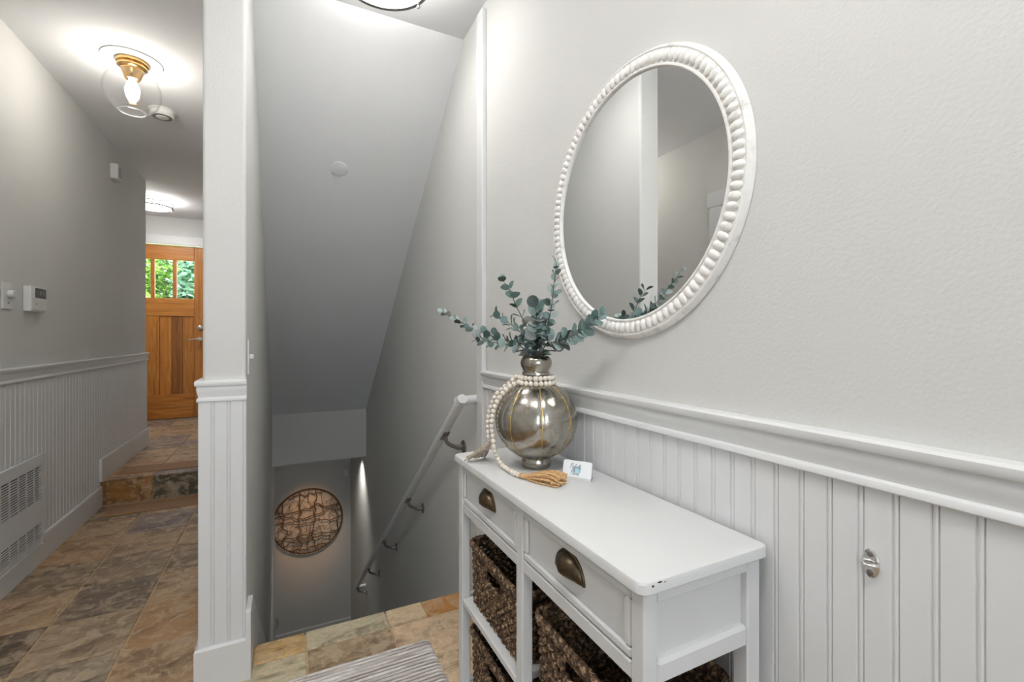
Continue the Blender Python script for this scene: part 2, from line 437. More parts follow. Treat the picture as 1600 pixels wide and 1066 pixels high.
def tile_field(parent, x0, x1, y0, y1, z, table, gx=GX, gy=GY, names=('dk','gb','tan','or','mo','gr')):
    G = .0065
    i0 = math.floor((x0-gx)/TP)-1; i1 = math.ceil((x1-gx)/TP)+1; j0 = math.floor((y0-gy)/TPY)-1; j1 = math.ceil((y1-gy)/TPY)+1
    for i in range(i0, i1):
        for j in range(j0, j1):
            a,b = max(x0, gx+i*TP+G/2), min(x1, gx+(i+1)*TP-G/2); c,d = max(y0, gy+j*TPY+G/2), min(y1, gy+(j+1)*TPY-G/2)
            if b-a < .02 or d-c < .02: continue
            k = table.get((i,j)) or random.choice(names)
            tile(parent, (a+b)/2, (c+d)/2, z, b-a, d-c, PAL[k])
# hall: columns counted from the joint at GX, rows from GY
tile_field(floor, XL, WX0, GY, YSTEP, 0, hall)
tile_field(floor, XL, XR, YB, GY-.0035, 0, {(2,-1):'gg',(3,-1):'mo',(4,-1):'pk',(5,-1):'lt',(2,-2):'lt',(3,-2):'lt',(4,-2):'lt',(5,-2):'gb',(4,-3):'gb',(0,-1):'gr',(1,-1):'tan',(-1,-1):'dk'})
# nosing row along the top of the stairs
for i,k in ((2,'go'),(3,'gg'),(4,'lt'),(5,'or2')):
    a,b = max(WX1+.016, GX+i*TP+.0025), min(XR-.012, GX+(i+1)*TP-.0025)
    if i == 4: b = .500
    if i == 5: a = .501; b = XR-.012
    if i == 2: a = WX1+.016
    if b-a > .02: tile(floor, (a+b)/2, (GY+.0025+YEDGE)/2, 0, b-a, YEDGE-GY-.0025, PAL[k])
# step up to the entry: riser tiles and upper floor
for i,k in ((-1,'or2'),(0,'gg'),(1,'gb'),(2,'dk')):
    a,b = max(XL, GX+i*TP+.0025), min(WX0, GX+(i+1)*TP-.0025)
    if b-a > .02:
        o = tile(floor_entry, (a+b)/2, YSTEP, (STEP-.013)/2, b-a, STEP-.016, PAL[k], (PI/2,0,0))
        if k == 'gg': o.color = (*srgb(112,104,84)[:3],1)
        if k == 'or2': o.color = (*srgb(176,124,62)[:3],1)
tile_field(floor_entry, -2.7, WX0, YSTEP-.008, YDOOR-.01, STEP, {(-1,0):'or',(0,0):'pu',(1,0):'pu'}, gx=GX, gy=YSTEP, names=('tan','or','gb','mo','tan','pu'))
# stairs going down (behind the landing edge)
stairs = struct(link('floor_stairs', None), 'carpeted stairs going down behind the tiled landing edge'); stairs.location = (0, YEDGE, 0)
nst = 14; rise = -ZLOW/nst; run = rise/SLOPE
tr = MB().bbox((WX1+.02,-.03,-.03),(XR-.02,run,0),.006).mesh('tread', M['carpet']); rs = MB().box((WX1+.02,-.012,-rise),(XR-.02,0,-.03)).mesh('riser', M['carpet'])
for k in range(nst):
    if k: o = link('tread', tr, stairs); o.location = (0,(k-1)*run,-k*rise)
    o = link('riser', rs, stairs); o.location = (0,k*run,-k*rise)

# ------------------------------------------------------------------ wainscot planks, chair rails, baseboards
PITCH = .0407
def plank_mesh(z0, z1, name='plank', th=.010):
    w = PITCH
    p = [(0,0),(w,0),(w,th*.72),(w-.0008,th*.72),(w-.0016,th*.88),(w-.0032,th*.97),(w-.0048,th*.97),(w-.0064,th*.88),(w-.0072,th*.72),(w-.0082,th*.72),(w-.0094,th),(.0008,th),(0,th*.86)]
    n = len(p); mb = MB()      # local: x along the wall, y out of the wall
    mb.add([(x,y,z0) for x,y in p]+[(x,y,z1) for x,y in p], [tuple(range(n-1,-1,-1)),tuple(range(n,2*n))]+[(i,(i+1)%n,n+(i+1)%n,n+i) for i in range(n)])
    return mb.mesh(name, M['trim'])
RT, RB = .966, .899
pm = plank_mesh(0, .905)
k = 0; y = 1.69
while y > -1.0:                      # right wall: x of plank runs towards -Y, out of the wall is -X
    o = link('plank', pm, wall_right); o.matrix_local = Matrix(((0,-1,0,XR),(-1,0,0,y),(0,0,1,0),(0,0,0,1))); y -= PITCH
y = 4.95
pu = plank_mesh(STEP, .905)
while y > 2.16:
    o = link('plank', pu if y > YSTEP+.02 else pm, wall_left); o.matrix_local = Matrix(((0,1,0,XL),(-1,0,0,y),(0,0,1,0),(0,0,0,1))); y -= PITCH
x = WX0-.010
for k in range(3):                    # end face of the dividing wall
    o = link('plank', pm, wall_stair); o.matrix_local = Matrix(((1.06,0,0,x),(0,-1,0,WY),(0,0,1,0),(0,0,0,1))); x += PITCH*1.06
y = WY
while y < 3.0:                        # its hall face
    o = link('plank', pm, wall_stair); o.matrix_local = Matrix(((0,-1,0,WX0),(1,0,0,y),(0,0,1,0),(0,0,0,1))); y += PITCH
RAIL = [(0,RT),(.033,RT),(.0375,RT-.004),(.0375,RT-.012),(.034,RT-.017),(.0255,RT-.018),(.0255,RT-.022),(.027,RT-.027),(.0235,RT-.038),(.019,RT-.047),(.0175,RT-.053),(.024,RT-.056),(.0265,RT-.060),(.0265,RB+.002),(.024,RB),(0,RB)]
RAIL_C = [(o*.45+.002 if o else 0, z) for o,z in RAIL]; RAIL = [(o*.72+.001 if o else 0, z) for o,z in RAIL]
def base_prof(h, t=.016, z=0, off=0): return [(0,z),(t+off,z),(t+off,z+h-.006),(t+off-.004,z+h),(0,z+h)]
TR = M['trim']
struct(MB().sweep([(XR,-2.2),(XR,1.692)], RAIL, 1).build('trim_1', TR, smooth=.5))
struct(MB().sweep([(XL,4.95+.0),(XL,2.12)], RAIL, 1).build('trim_2', TR, smooth=.5))
struct(MB().sweep([(WX1+.002,WY+.0),(WX1+.002-.0001,WY),(WX0,WY),(WX0,3.0)][1:], RAIL_C, 1).build('trim_3', TR, smooth=.5))
struct(MB().bbox((XR-.020,1.690,-.02),(XR,1.752,CEIL-.03),.003).build('trim_4', TR))        # vertical board ending the wainscot
struct(MB().sweep([(XR,-2.2),(XR,1.69)], base_prof(.13,.012,0,.010), 1).build('baseboard_right', TR))
struct(MB().sweep([(XL,YSTEP-.006),(XL,2.12)], base_prof(.13,.016,0,.006), 1).build('baseboard_left', TR))
struct(MB().sweep([(XL,4.95),(XL,YSTEP-.02)], base_prof(.145,.016,STEP,.006), 1).build('baseboard_entry', TR))
struct(MB().sweep([(WX1,WY),(WX0,WY),(WX0,3.0)], base_prof(.132,.012,0,.008), 1).build('baseboard_column', TR))
# skirt boards beside the stairs
def skirt(x0, x1):
    zt = lambda y: .215-(y-1.80)*SLOPE
    yz = [(WY-.022,0),(WY-.022,.215),(1.80,.215),(5.2,zt(5.2)),(5.2,zt(5.2)-.33),(1.9,-.10),(YEDGE,0)]
    n = len(yz)
    return MB().add([(x0,y,z) for y,z in yz]+[(x1,y,z) for y,z in yz], [tuple(range(n)),tuple(range(2*n-1,n-1,-1))]+[(i,(i+1)%n,n+(i+1)%n,n+i) for i in range(n)])
struct(skirt(WX1,WX1+.014).build('trim_5', TR))
struct(MB().sweep([(XR,YLOW),(WX1,YLOW)], base_prof(.14,.014,ZLOW), 1).build('baseboard_lower', TR))
struct(MB().box((WX1,YLOW-.02,ZLOW),(WX1+.007,YLOW,-.107)).build('trim_6', TR))

# ------------------------------------------------------------------ front door
d1 = struct(link('door_1', None), 'fir craftsman front door with four small panes'); xc = (XD0+XD1)/2; d1.location = (xc, YDOOR+.03, STEP)
Hh = ZDT-STEP; hw = (XD1-XD0)/2-.003; T = .045
def dbox(name, a, b, mat, col=(1,1,1,1), r=.003, y0=0, y1=T):
    o = MB().bbox((a[0],y0,a[1]),(b[0],y1,b[1]),r).build(name, mat, d1); o.color = col; return o
zb, zm0, zm1, zp = .442-STEP, 1.337-STEP, 1.541-STEP, 1.981-STEP
dbox('stile',(-hw,.006),(-hw+.108,Hh-.003),M['fir_v']); dbox('stile',(hw-.108,.006),(hw,Hh-.003),M['fir_v'],(.92,.92,.92,1))
ix = hw-.109
dbox('rail',(-ix,zp),(ix,Hh-.003),M['fir_h'],(.95,.93,.9,1)); dbox('rail',(-ix,zm0),(ix,zm1),M['fir_h'],(1.0,1.0,1.0,1))
dbox('rail',(-ix,.13),(ix,zb),M['fir_h'],(.92,.9,.88,1)); dbox('rail',(-ix,.006),(ix,.128),M['fir_h'],(1,.98,.95,1))
dbox('mullion',(-.062,zb+.001),(.062,zm0-.001),M['fir_v'],(.98,.98,.98,1))
for sgn in (-1,1):
    a = .064; b = ix; w3 = (b-a)/3
    for k in range(3):
        x0 = a+k*w3; x1 = x0+w3-.002
        if sgn < 0: x0,x1 = -x1,-x0
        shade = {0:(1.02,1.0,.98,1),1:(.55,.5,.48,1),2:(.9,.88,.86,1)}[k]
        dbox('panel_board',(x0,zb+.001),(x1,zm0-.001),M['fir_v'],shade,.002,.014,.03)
pw = (2*ix-3*.037)/4
for k in range(4):
    x0 = -ix+k*(pw+.037)
    MB().box((x0,.018,zm1),(x0+pw,.024,zp)).build('pane', M['clear'], d1)
    if k: dbox('muntin',(x0-.037,zm1),(x0,zp),M['fir_v'],(.85,.82,.8,1))
MB().box((-hw+.02,.031,.01),(hw-.02,.036,zm1-.01)).build('door_core', M['fir_v'], d1); MB().box((-hw+.02,.031,zp+.01),(hw-.02,.036,Hh-.01)).build('door_core', M['fir_v'], d1)
hx = hw-.052
dbt = MB().lathe([(0,-.022),(.018,-.022),(.027,-.016),(.029,0)],24,(hx,0,1.206-STEP),'Y').build('deadbolt', M['nickel'], d1, .6)
hd = MB().lathe([(0,-.014),(.022,-.014),(.026,-.008),(.027,0)],24,(hx,0,1.075-STEP),'Y').tube([(hx,-.012,1.075-STEP),(hx,-.05,1.075-STEP)],.008,10).tube([(hx,-.05,1.075-STEP),(hx-.05,-.052,1.072-STEP),(hx-.11,-.048,1.066-STEP)],[.009,.008,.006],10).build('door_handle', M['nickel'], d1, .6)
struct(MB().bbox((XD0-.12,YDOOR-.02,ZDT+.004),(XD1+.12,YDOOR,ZDT+.105),.003).build('trim_7', TR))
struct(MB().bbox((XD1-.003,YDOOR-.018,STEP),(XD1+.085,YDOOR,ZDT+.002),.003).build('trim_8', TR))
struct(MB().bbox((XD0-.085,YDOOR-.018,STEP),(XD0+.003,YDOOR,ZDT+.002),.003).build('trim_9', TR))
struct(MB().bbox((XD0,YDOOR-.012,STEP-.004),(XD1,YDOOR+.13,STEP+.005),.003).build('trim_10', M['bronze']))
# side door seen only in the mirror
d2 = struct(link('door_2', None)); d2.location = (XL-.06, (D2a+D2b)/2, 0); w2 = (D2b-D2a)/2-.003
MB().bbox((-.02,-w2,.006),(.0,w2,D2h-.003),.002).build('door_leaf', TR, d2)
for z0,z1 in ((.25,.9),(1.05,1.8)):
    for y0,y1 in ((-w2+.1,-.05),(.05,w2-.1)): MB().bbox((-.005,y0,z0),(.008,y1,z1),.006).build('door_panel', TR, d2)
MB().lathe([(0,.055),(.02,.052),(.027,.04),(.02,.028),(.01,.02),(.01,.006),(.03,.004),(.03,0)],20,(0,w2-.06,.95),'X').build('door_knob', M['nickel'], d2, .6)
struct(MB().bbox((XL,D2b-.003,0),(XL+.018,D2b+.085,D2h+.002),.003).build('trim_11', TR))
struct(MB().bbox((XL,D2a-.085,0),(XL+.018,D2a+.003,D2h+.002),.003).build('trim_12', TR))
struct(MB().bbox((XL,D2a-.10,D2h),(XL+.022,D2b+.10,D2h+.1),.003).build('trim_13', TR))

# ------------------------------------------------------------------ garden outside the front door
struct(MB().box((-8,6.49,-.3),(4,16,-.02)).build('ground', M['paving']), 'pale paving outside the front door')
def shrub(label, loc, rx, ry, rz, mat, n, seed):
    rnd = random.Random(seed); t = thing('garden_shrub', label, 'shrub', loc); mb = MB()
    for _ in range(n):
        while True:
            p = Vector((rnd.uniform(-1,1),rnd.uniform(-1,1),rnd.uniform(-1,1)))
            if p.length < 1 and p.length > .35: break
        c = Vector((p.x*rx,p.y*ry,rz+p.z*rz)); L = rnd.uniform(.05,.11); q = Matrix.Rotation(rnd.uniform(0,6.3),3,'Z')@Matrix.Rotation(rnd.uniform(-1,1),3,'X')@Matrix.Rotation(rnd.uniform(-1,1),3,'Y')
        mb.add([c+q@Vector(v) for v in ((-L,0,0),(0,-L*.38,.012),(L,0,-.01),(0,L*.38,.012))],[(0,1,2,3)])
    mb.build('foliage', mat, t)
    st = MB()
    for k in range(6):
        a = k*1.05; st.tube([(0,0,-.02),(rx*.3*math.cos(a),ry*.3*math.sin(a),rz*.7),(rx*.6*math.cos(a),ry*.6*math.sin(a),rz*1.4)],[.03,.02,.008],6)
    st.build('branch', M['stem'], t)
shrub('bright green leafy shrub behind the middle door panes', (-2.27,8.9,0), .56,.6,1.4, M['shrub'], 4200, 1)
shrub('dark green leafy shrub farther back between the other two', (-1.75,10.4,0), .8,.6,1.7, M['shrub'], 4200, 4)
shrub('bluish green leafy shrub behind the right door pane', (-1.13,8.9,0), .54,.6,1.4, M['shrub2'], 4200, 2)

# ------------------------------------------------------------------ console table
K0, K1 = .476, 1.256; KX0, KX1, KZ = .434, .706, .765      # near / far end, front / back, top height
table = thing('console_table', 'white painted console table with two drawers and shelves against the beadboard', 'table', ((KX0+KX1)/2, (K0+K1)/2, 0))
def rel(p): return (p[0]-table.location.x, p[1]-table.location.y, p[2])
def kbox(name, a, b, r=.002, mat=None, parent=None):
    o = MB().bbox(rel(a), rel(b), r).build(name, mat or M['cabinet'], table)
    return o
# top with rounded corners
def rrect(x0,x1,y0,y1,r,n=5):
    pts = []
    for cx,cy,a0 in ((x1-r,y0+r,-PI/2),(x1-r,y1-r,0),(x0+r,y1-r,PI/2),(x0+r,y0+r,PI)):
        for k in range(n+1):
            a = a0+PI/2*k/n; pts.append((cx+r*math.cos(a), cy+r*math.sin(a)))
    return pts
tp = MB(); lay = [(.003,KZ-.020),(0,KZ-.017),(0,KZ-.004),(.0012,KZ-.0012),(.004,KZ)]
rings = []
for off,z in lay:
    rings.append([rel((x,y,z)) for x,y in rrect(KX0+off,KX1-off,K0+off,K1-off,.016)])
n = len(rings[0]); vv = [p for r_ in rings for p in r_]
tp.add(vv, [(i*n+k,i*n+(k+1)%n,(i+1)*n+(k+1)%n,(i+1)*n+k) for i in range(len(lay)-1) for k in range(n)]+[tuple(range(n-1,-1,-1)),tuple((len(lay)-1)*n+k for k in range(n))])
tp.build('tabletop', M['cabinet'], table, .5)
rc = random.Random(9)
for (cx_,cz_,w_,h_) in ((.4535,.7590,.0030,.0022),(.4665,.7618,.0055,.0012),(.4760,.7600,.0028,.0008)):
    P_ = [Vector(rel((cx_+w_*math.cos(2*PI*k/9)*rc.uniform(.6,1), K0-.0003, cz_+h_*math.sin(2*PI*k/9)*rc.uniform(.6,1)))) for k in range(9)]
    Q_ = [p+Vector((0,.0012,0)) for p in P_]
    MB().add(P_+Q_, [tuple(range(9)),tuple(range(17,8,-1))]+[(k,(k+1)%9,9+(k+1)%9,9+k) for k in range(9)]).build('paint_chip', M['bronze'], table)
fx0, fx1 = .447, .4725; bx0, bx1 = .664, .694; ya, yb = .486, 1.246; zt = KZ-.020
for (x0,x1) in ((fx0,fx1),(bx0,bx1)):
    for (y0,y1) in ((ya,ya+.028),(yb-.028,yb)): kbox('leg',(x0,y0,0),(x1,y1,zt),.0025)
yc = (ya+yb)/2
kbox('post',(fx0,yc-.015,0),(fx1,yc+.015,zt),.0025); kbox('post',(bx0,yc-.015,0),(bx1,yc+.015,zt),.0025)
# end frames: top rail, drawer-level rail, recessed side panel; bottom rails
for (y0,y1,yo) in ((ya,ya+.022,1),(yb-.022,yb,-1)):
    yf = y0 if yo > 0 else y1
    kbox('side_rail',(fx1,y0+.001,zt-.020),(bx0,y1-.001,zt),.0015)
    # lower rail with a sloping upper face
    P = [(fx1,.606),(fx1,.640),(bx0,.640),(bx0,.606)]
    kbox('side_rail',(fx1,y0-.0005 if yo>0 else y0,.606),(bx0,y1 if yo>0 else y1+.0005,.641),.005)
    kbox('side_panel',(fx1,y0+.012 if yo>0 else y0+.002,.638),(bx0,y0+.020 if yo>0 else y1-.012,zt-.018),.0008)
    for z in (.345,.100): kbox('side_rail',(fx1,y0+.003,z),(bx0,y1-.003,z+.018),.002)
kbox('front_rail',(fx0+.0015,ya+.028,.606),(fx1-.003,yc-.015,.632),.002); kbox('front_rail',(fx0+.0015,yc+.015,.606),(fx1-.003,yb-.028,.632),.002)
kbox('front_rail',(fx0+.003,ya+.028,zt-.006),(fx1,yc-.015,zt),.001); kbox('front_rail',(fx0+.003,yc+.015,zt-.006),(fx1,yb-.028,zt),.001)
kbox('back_rail',(bx1-.012,ya+.028,.606),(bx1,yc-.015,zt),.002); kbox('back_rail',(bx1-.012,yc+.015,.606),(bx1,yb-.028,zt),.002)
for z in (.362,.118):
    kbox('shelf',(fx0+.001,ya+.0285,z-.018),(bx1-.001,yc-.0155,z),.002); kbox('shelf',(fx0+.001,yc+.0155,z-.018),(bx1-.001,yb-.0285,z),.002)
def cup_pull(parent, x, y, z):
    """half dome open at the bottom, flange round the upper edge; sticks out to -X"""
    W, Hp, D = .043, .040, .026; nu, nv = 20, 10; mb = MB()
    for inner in (0,1):
        s = 1-.08*inner; vs_ = []; fs = []
        for i in range(nu+1):
            a = PI*i/nu
            for j in range(nv+1):
                b = (PI/2)*j/nv
                vs_.append((x-D*s*math.sin(b)*(.35+.65*math.sin(a)**.5 if 0<i<nu else .35), y+W*s*math.cos(a)*math.cos(b*.92), z-.012+Hp*s*math.sin(a)*math.cos(b*.80)))
        for i in range(nu):
            for j in range(nv): fs.append((i*(nv+1)+j,(i+1)*(nv+1)+j,(i+1)*(nv+1)+j+1,i*(nv+1)+j+1))
        mb.add(vs_, fs)
    mb.tube([(x-.002, y+(W+.001)*math.cos(PI*i/24), z-.012+(Hp+.001)*math.sin(PI*i/24)) for i in range(25)], .0032, 8)
    return mb.build('drawer_pull', M['bronze'], parent, 1.0)
for (y0,y1) in ((ya+.030,yc-.017),(yc+.017,yb-.030)):
    dr = kbox('drawer',(fx0+.008,y0,.634),(bx0-.03,y1,zt-.008),.001)
    fw = .016
    for a,b in (((y0,.634),(y1,.634+fw)),((y0,zt-.008-fw),(y1,zt-.008)),((y0,.634+fw+.0003),(y0+fw,zt-.0083-fw)),((y1-fw,.634+fw+.0003),(y1,zt-.0083-fw))):
        MB().bbox(rel((fx0+.001,a[0],a[1])),rel((fx0+.0085,b[0],b[1])),.0045).build('drawer_moulding', M['cabinet'], dr)
    px,py,pz = rel((fx0+.0085,(y0+y1)/2,.690)); cup_pull(dr, px, py, pz)

# ------------------------------------------------------------------ woven baskets
def basket_parts():
    w, l, h, rr = .205, .318, .166, .026      # x size, y size, height
    def path(sx, sy, r, n):
        pts = rrect(-sx/2, sx/2, -sy/2, sy/2, r, 6); P = [Vector((a,b,0)) for a,b in pts]; P.append(P[0].copy())
        L = sum((b-a).length for a,b in zip(P,P[1:])); return resample(P, L/n)[:n]
    N = 190; rows = 18; rh = h/rows; wv = MB()
    slot = lambda p,z: (abs(p.y) < .052 and .098 < z < .140 and abs(p.x) > w*.4)
    for k in range(rows-1):
        z = rh*(k+.5); g = .97+.03*k/rows
        pts = path(w*g-.01, l*g-.01, rr, N); run_ = []
        segs = []; cur = []
        for i,p in enumerate(pts):
            ph = PI*i/2.4+(PI if k%2 else 0)
            nrm = Vector((p.x/(w*w), p.y/(l*l), 0)).normalized() if False else Vector((1 if p.x>w*.42*g-.006 else (-1 if p.x<-w*.42*g+.006 else 0), 1 if p.y>l*.45*g-.006 else (-1 if p.y<-l*.45*g+.006 else 0),0))
            q = p+nrm*(.0036*math.sin(ph)); q.z = z+.0014*math.sin(ph*.5+k*1.7)+random.uniform(-.0008,.0008)
            if slot(p, z):
                if cur: segs.append(cur); cur = []
            else: cur.append(q)
        if cur: segs.append(cur)
        if len(segs) == 1: wv.tube(segs[0], .0054, 6, closed=True)
        else:
            if len(segs) == 3: segs = [segs[2]+segs[0], segs[1]]
            for s_ in segs: wv.tube(s_, .0054, 6)
    rim = MB(); pts = path(w, l, rr, 190)
    for s_ in (0, PI, PI/2, 1.5*PI):
        rim.tube([Vector((p.x*(1+.020*math.cos(i*.62+s_)), p.y*(1+.014*math.cos(i*.62+s_)), h-.006+.0058*math.sin(i*.62+s_))) for i,p in enumerate(pts)], .0052, 6, closed=True)
    hrs = []                                     # rope round the two hand slots
    for sx in (-1,1):
        hr = MB()
        x = sx*(w*.985/2-.004); o_ = rrect(-.054,.054,.096,.142,.012,4); o_ = [Vector((x,a,b)) for a,b in o_]
        o_.append(o_[0].copy()); L = sum((b-a).length for a,b in zip(o_,o_[1:])); o_ = resample(o_, L/70)[:70]
        for s_ in (0,PI): hr.tube([p+Vector((.0032*math.cos(i*.8+s_),0,.0032*math.sin(i*.8+s_))) for i,p in enumerate(o_)], .0042, 6, closed=True)
        hrs.append(('hand_slot_binding',hr.mesh('hand_slot_binding',M['rope'],1.2)))
    bt = MB().bbox((-w*.47,-l*.47,0),(w*.47,l*.47,.010),.004)
    return [('woven_body',wv.mesh('woven_body',M['rope'],1.2)),('rim',rim.mesh('rim',M['rope'],1.2)),('bottom',bt.mesh('bottom',M['rope']))]+hrs
bparts = basket_parts()
bx = (fx0+.012+.11)
y_r, y_l = (ya+yc+.005)/2, (yc+yb-.005)/2
for (yy,zz,lab) in ((y_l,.3625,'dark woven basket on the middle shelf below the far drawer'),(y_r,.3625,'dark woven basket on the middle shelf below the near drawer'),
                    (y_l,.1185,'dark woven basket on the bottom shelf at the stair end'),(y_r,.1185,'dark woven basket on the bottom shelf at the near end')):
    b = thing('woven_basket', lab, 'basket', (bx,yy,zz), 'woven baskets in the console table')
    for nm,me in bparts: link(nm, me, b)

# ------------------------------------------------------------------ round mirror
MC = (XR-.0005, .838, 1.4235)
mir = thing('round_mirror', 'round wall mirror in a white beaded frame', 'mirror', MC)
prof = [(.279,-.005),(.279,-.0125),(.2805,-.0145),(.2835,-.0145),(.2855,-.012),(.313,-.012),(.3155,-.0138),(.3185,-.0125),(.3240,-.0045),(.325,-.0005),(.279,-.0005)]
MB().lathe(prof, 128, axis='X', closed=True).build('mirror_frame', M['distress'], mir, .5)
MB().lathe([(0,-.0085),(.280,-.0085),(.280,-.005),(0,-.005)], 96, axis='X').build('mirror_glass', M['mirror'], mir)
bm = bmesh.new(); bmesh.ops.create_icosphere(bm, subdivisions=3, radius=1)
for v in bm.verts: v.co = Vector((v.co.x*.0078, v.co.y*.0132, v.co.z*.0096))
bead_me = MB().bm(bm).mesh('frame_bead', M['distress'], 3.2)
NB = 106
for k in range(NB):
    a = 2*PI*k/NB
    o = link('frame_bead', bead_me, mir); o.location = (-.0115, .2992*math.cos(a), .2992*math.sin(a)); o.rotation_euler = (a,0,0)

# ------------------------------------------------------------------ mercury glass vase
VC = Vector((.587, 1.040, KZ))
vase = thing('glass_vase', 'round mercury glass vase with gold seams on the console table', 'vase', VC)
gc, gr, gv = .122, .1075, .1035
prof = [(0,.0),(.036,.0),(.0385,.003),(.0385,.016),(.0365,.021)]
for k in range(4, 32):
    a = -PI/2+PI*k/36; prof.append((gr*math.cos(a), gc+gv*math.sin(a)))
prof += [(.0355,.2255),(.0335,.230),(.0335,.238),(.0365,.240),(.0365,.246),(.0335,.248),(.0345,.253),(.0395,.261),(.0415,.270),(.040,.279),(.0355,.286),(.031,.288),(.028,.284),(.027,.26),(.026,.22),(0,.21)]
NS = 8; PH = 0.42
rib = lambda a,i: 1-.020*math.exp(-((((a-PH)*NS/(2*PI)+.5)%1-.5)/.07)**2) if 5 <= i <= 32 else 1
MB().lathe(prof, 160, rib=rib).build('vase_body', M['mercury'], vase, .7)
for k in range(NS):
    a = PH+2*PI*k/NS
    pts = [((gr*.984)*math.cos(b)*math.cos(a)+.0007*math.sin(b*23), (gr*.984)*math.cos(b)*math.sin(a), gc+gv*math.sin(b)) for b in [(-1.18+2.3*j/40) for j in range(41)]]
    MB().tube(pts, [.0005+.0011*abs(math.sin(j*.37+k*2.1)*math.sin(j*1.1+k)) for j in range(41)], 6).build('gold_seam', M['gold'], vase, 1.0)

# ------------------------------------------------------------------ eucalyptus branches
def leaf_mesh(r, asp=1.0, cup=.18):
    mb = MB(); n = 12; vs_ = [(0,0,0),(r*.5,0,-r*.05*1)]; 
    ring = []
    for k in range(n):
        a = 2*PI*k/n; x = r*(1+math.cos(a))*.98+r*.12; y = r*asp*math.sin(a)
        ring.append((x, y, cup*abs(y)-.10*r*((x/r-1)**2)))
    c = (r*1.1,0,0); vs_ = [c]+ring+[(r*.06,0,0)]
    mb.add(vs_, [(0,1+k,1+(k+1)%n) for k in range(n)])
    # give the blade a thickness
    th = [(p[0],p[1],p[2]-.0006) for p in vs_]; mb.add(th, [(0,1+(k+1)%n,1+k) for k in range(n)])
    mb.tube([(-.004,0,0),(r*.3,0,-.0003),(r*1.7,0,-.0003)],[.0006,.0007,.0003],4)
    return mb.mesh('leaf', M['leaf'], 1.0)
LM = {s: leaf_mesh(s, a) for s,a in ((.0175,.95),(.0160,.95),(.0138,.95),(.0115,.95),(.0095,.9),(.0075,.85),(.0055,.7))}
LS = sorted(LM, reverse=True)
top = VC+Vector((0,0,.270))
def branch(label, ctrl, big, small, n, droop=0, tipn=5, spread=1.15):
    P = spline([Vector((VC.x+(ctrl[0][0]-VC.x)*.15, VC.y+(ctrl[0][1]-VC.y)*.15, KZ+.215))]+[Vector(c) for c in ctrl], 10)
    t = thing('eucalyptus_branch', label, 'branch', P[0], 'eucalyptus branches in the vase')
    loc = [p-P[0] for p in P]; m_ = len(loc)
    MB().tube(loc, [.0020-.0013*i/m_ for i in range(m_)], 6).build('stem', M['stem'], t, 1.0)
    # arc positions
    cum = [0]
    for a,b in zip(loc,loc[1:]): cum.append(cum[-1]+(b-a).length)
    L = cum[-1]; s0 = .074; ang = random.uniform(0,6)
    for k in range(n):
        s = s0+(L-s0)*(k/(n-1))**.92
        i = max(j for j in range(m_) if cum[j] <= s+1e-9); i = min(i, m_-2); f = (s-cum[i])/max(1e-6,cum[i+1]-cum[i])
        p = loc[i].lerp(loc[i+1], min(1,f)); d = (loc[i+1]-loc[i]).normalized(); u = k/(n-1)
        size = big+(small-big)*u; me = LM[min(LM, key=lambda q: abs(q-size))]
        side = d.orthogonal().normalized(); ang += 1.35
        for h_ in (0,1):
            q = Matrix.Rotation(ang+PI*h_+random.uniform(-.3,.3), 3, d)@side
            tilt = spread*(1-.45*u)+random.uniform(-.25,.25)
            out = (q*math.sin(tilt)+d*math.cos(tilt)).normalized()
            nz = (d-out*d.dot(out)).normalized(); nz = (Matrix.Rotation(random.uniform(-.5,.5),3,out)@nz)
            ny = nz.cross(out)
            o = link('leaf', me, t); R = Matrix((out,ny,nz)).transposed().to_4x4(); R.translation = p+out*.003
            sc = random.uniform(.88,1.12); o.matrix_local = R@Matrix.Diagonal((sc,sc,sc,1))
    return t
branch('long eucalyptus branch reaching left over the stair end', [(.565,1.05,1.075),(.51,1.10,1.098),(.455,1.18,1.130),(.425,1.225,1.158),(.402,1.25,1.172)], .0135, .0070, 21)
branch('short low eucalyptus twig at left beneath the long branch', [(.560,1.055,1.070),(.515,1.10,1.085),(.485,1.13,1.090),(.462,1.150,1.096)], .0135, .0075, 12)
branch('short brownish eucalyptus sprig just left of the vase centre', [(.575,1.035,1.080),(.545,1.06,1.120),(.52,1.085,1.146),(.502,1.10,1.162)], .0145, .0095, 13)
branch('upright eucalyptus branch with round leaves at its tip', [(.578,1.035,1.085),(.550,1.030,1.135),(.520,1.028,1.185),(.507,1.025,1.215),(.487,1.025,1.240)], .0105, .0120, 9)
branch('thick bushy eucalyptus branch rising above the vase mouth', [(.580,1.025,1.085),(.565,.995,1.115),(.55,.97,1.145),(.537,.952,1.170)], .0175, .0150, 14)
branch('tallest eucalyptus branch reaching up to the mirror frame', [(.585,1.015,1.080),(.578,.975,1.120),(.565,.930,1.165),(.548,.890,1.215),(.531,.850,1.266)], .0130, .0070, 17)
branch('thick eucalyptus branch running right in front of the mirror', [(.600,1.02,1.078),(.615,.985,1.090),(.632,.940,1.105),(.645,.900,1.128),(.655,.860,1.152)], .0175, .0110, 20)

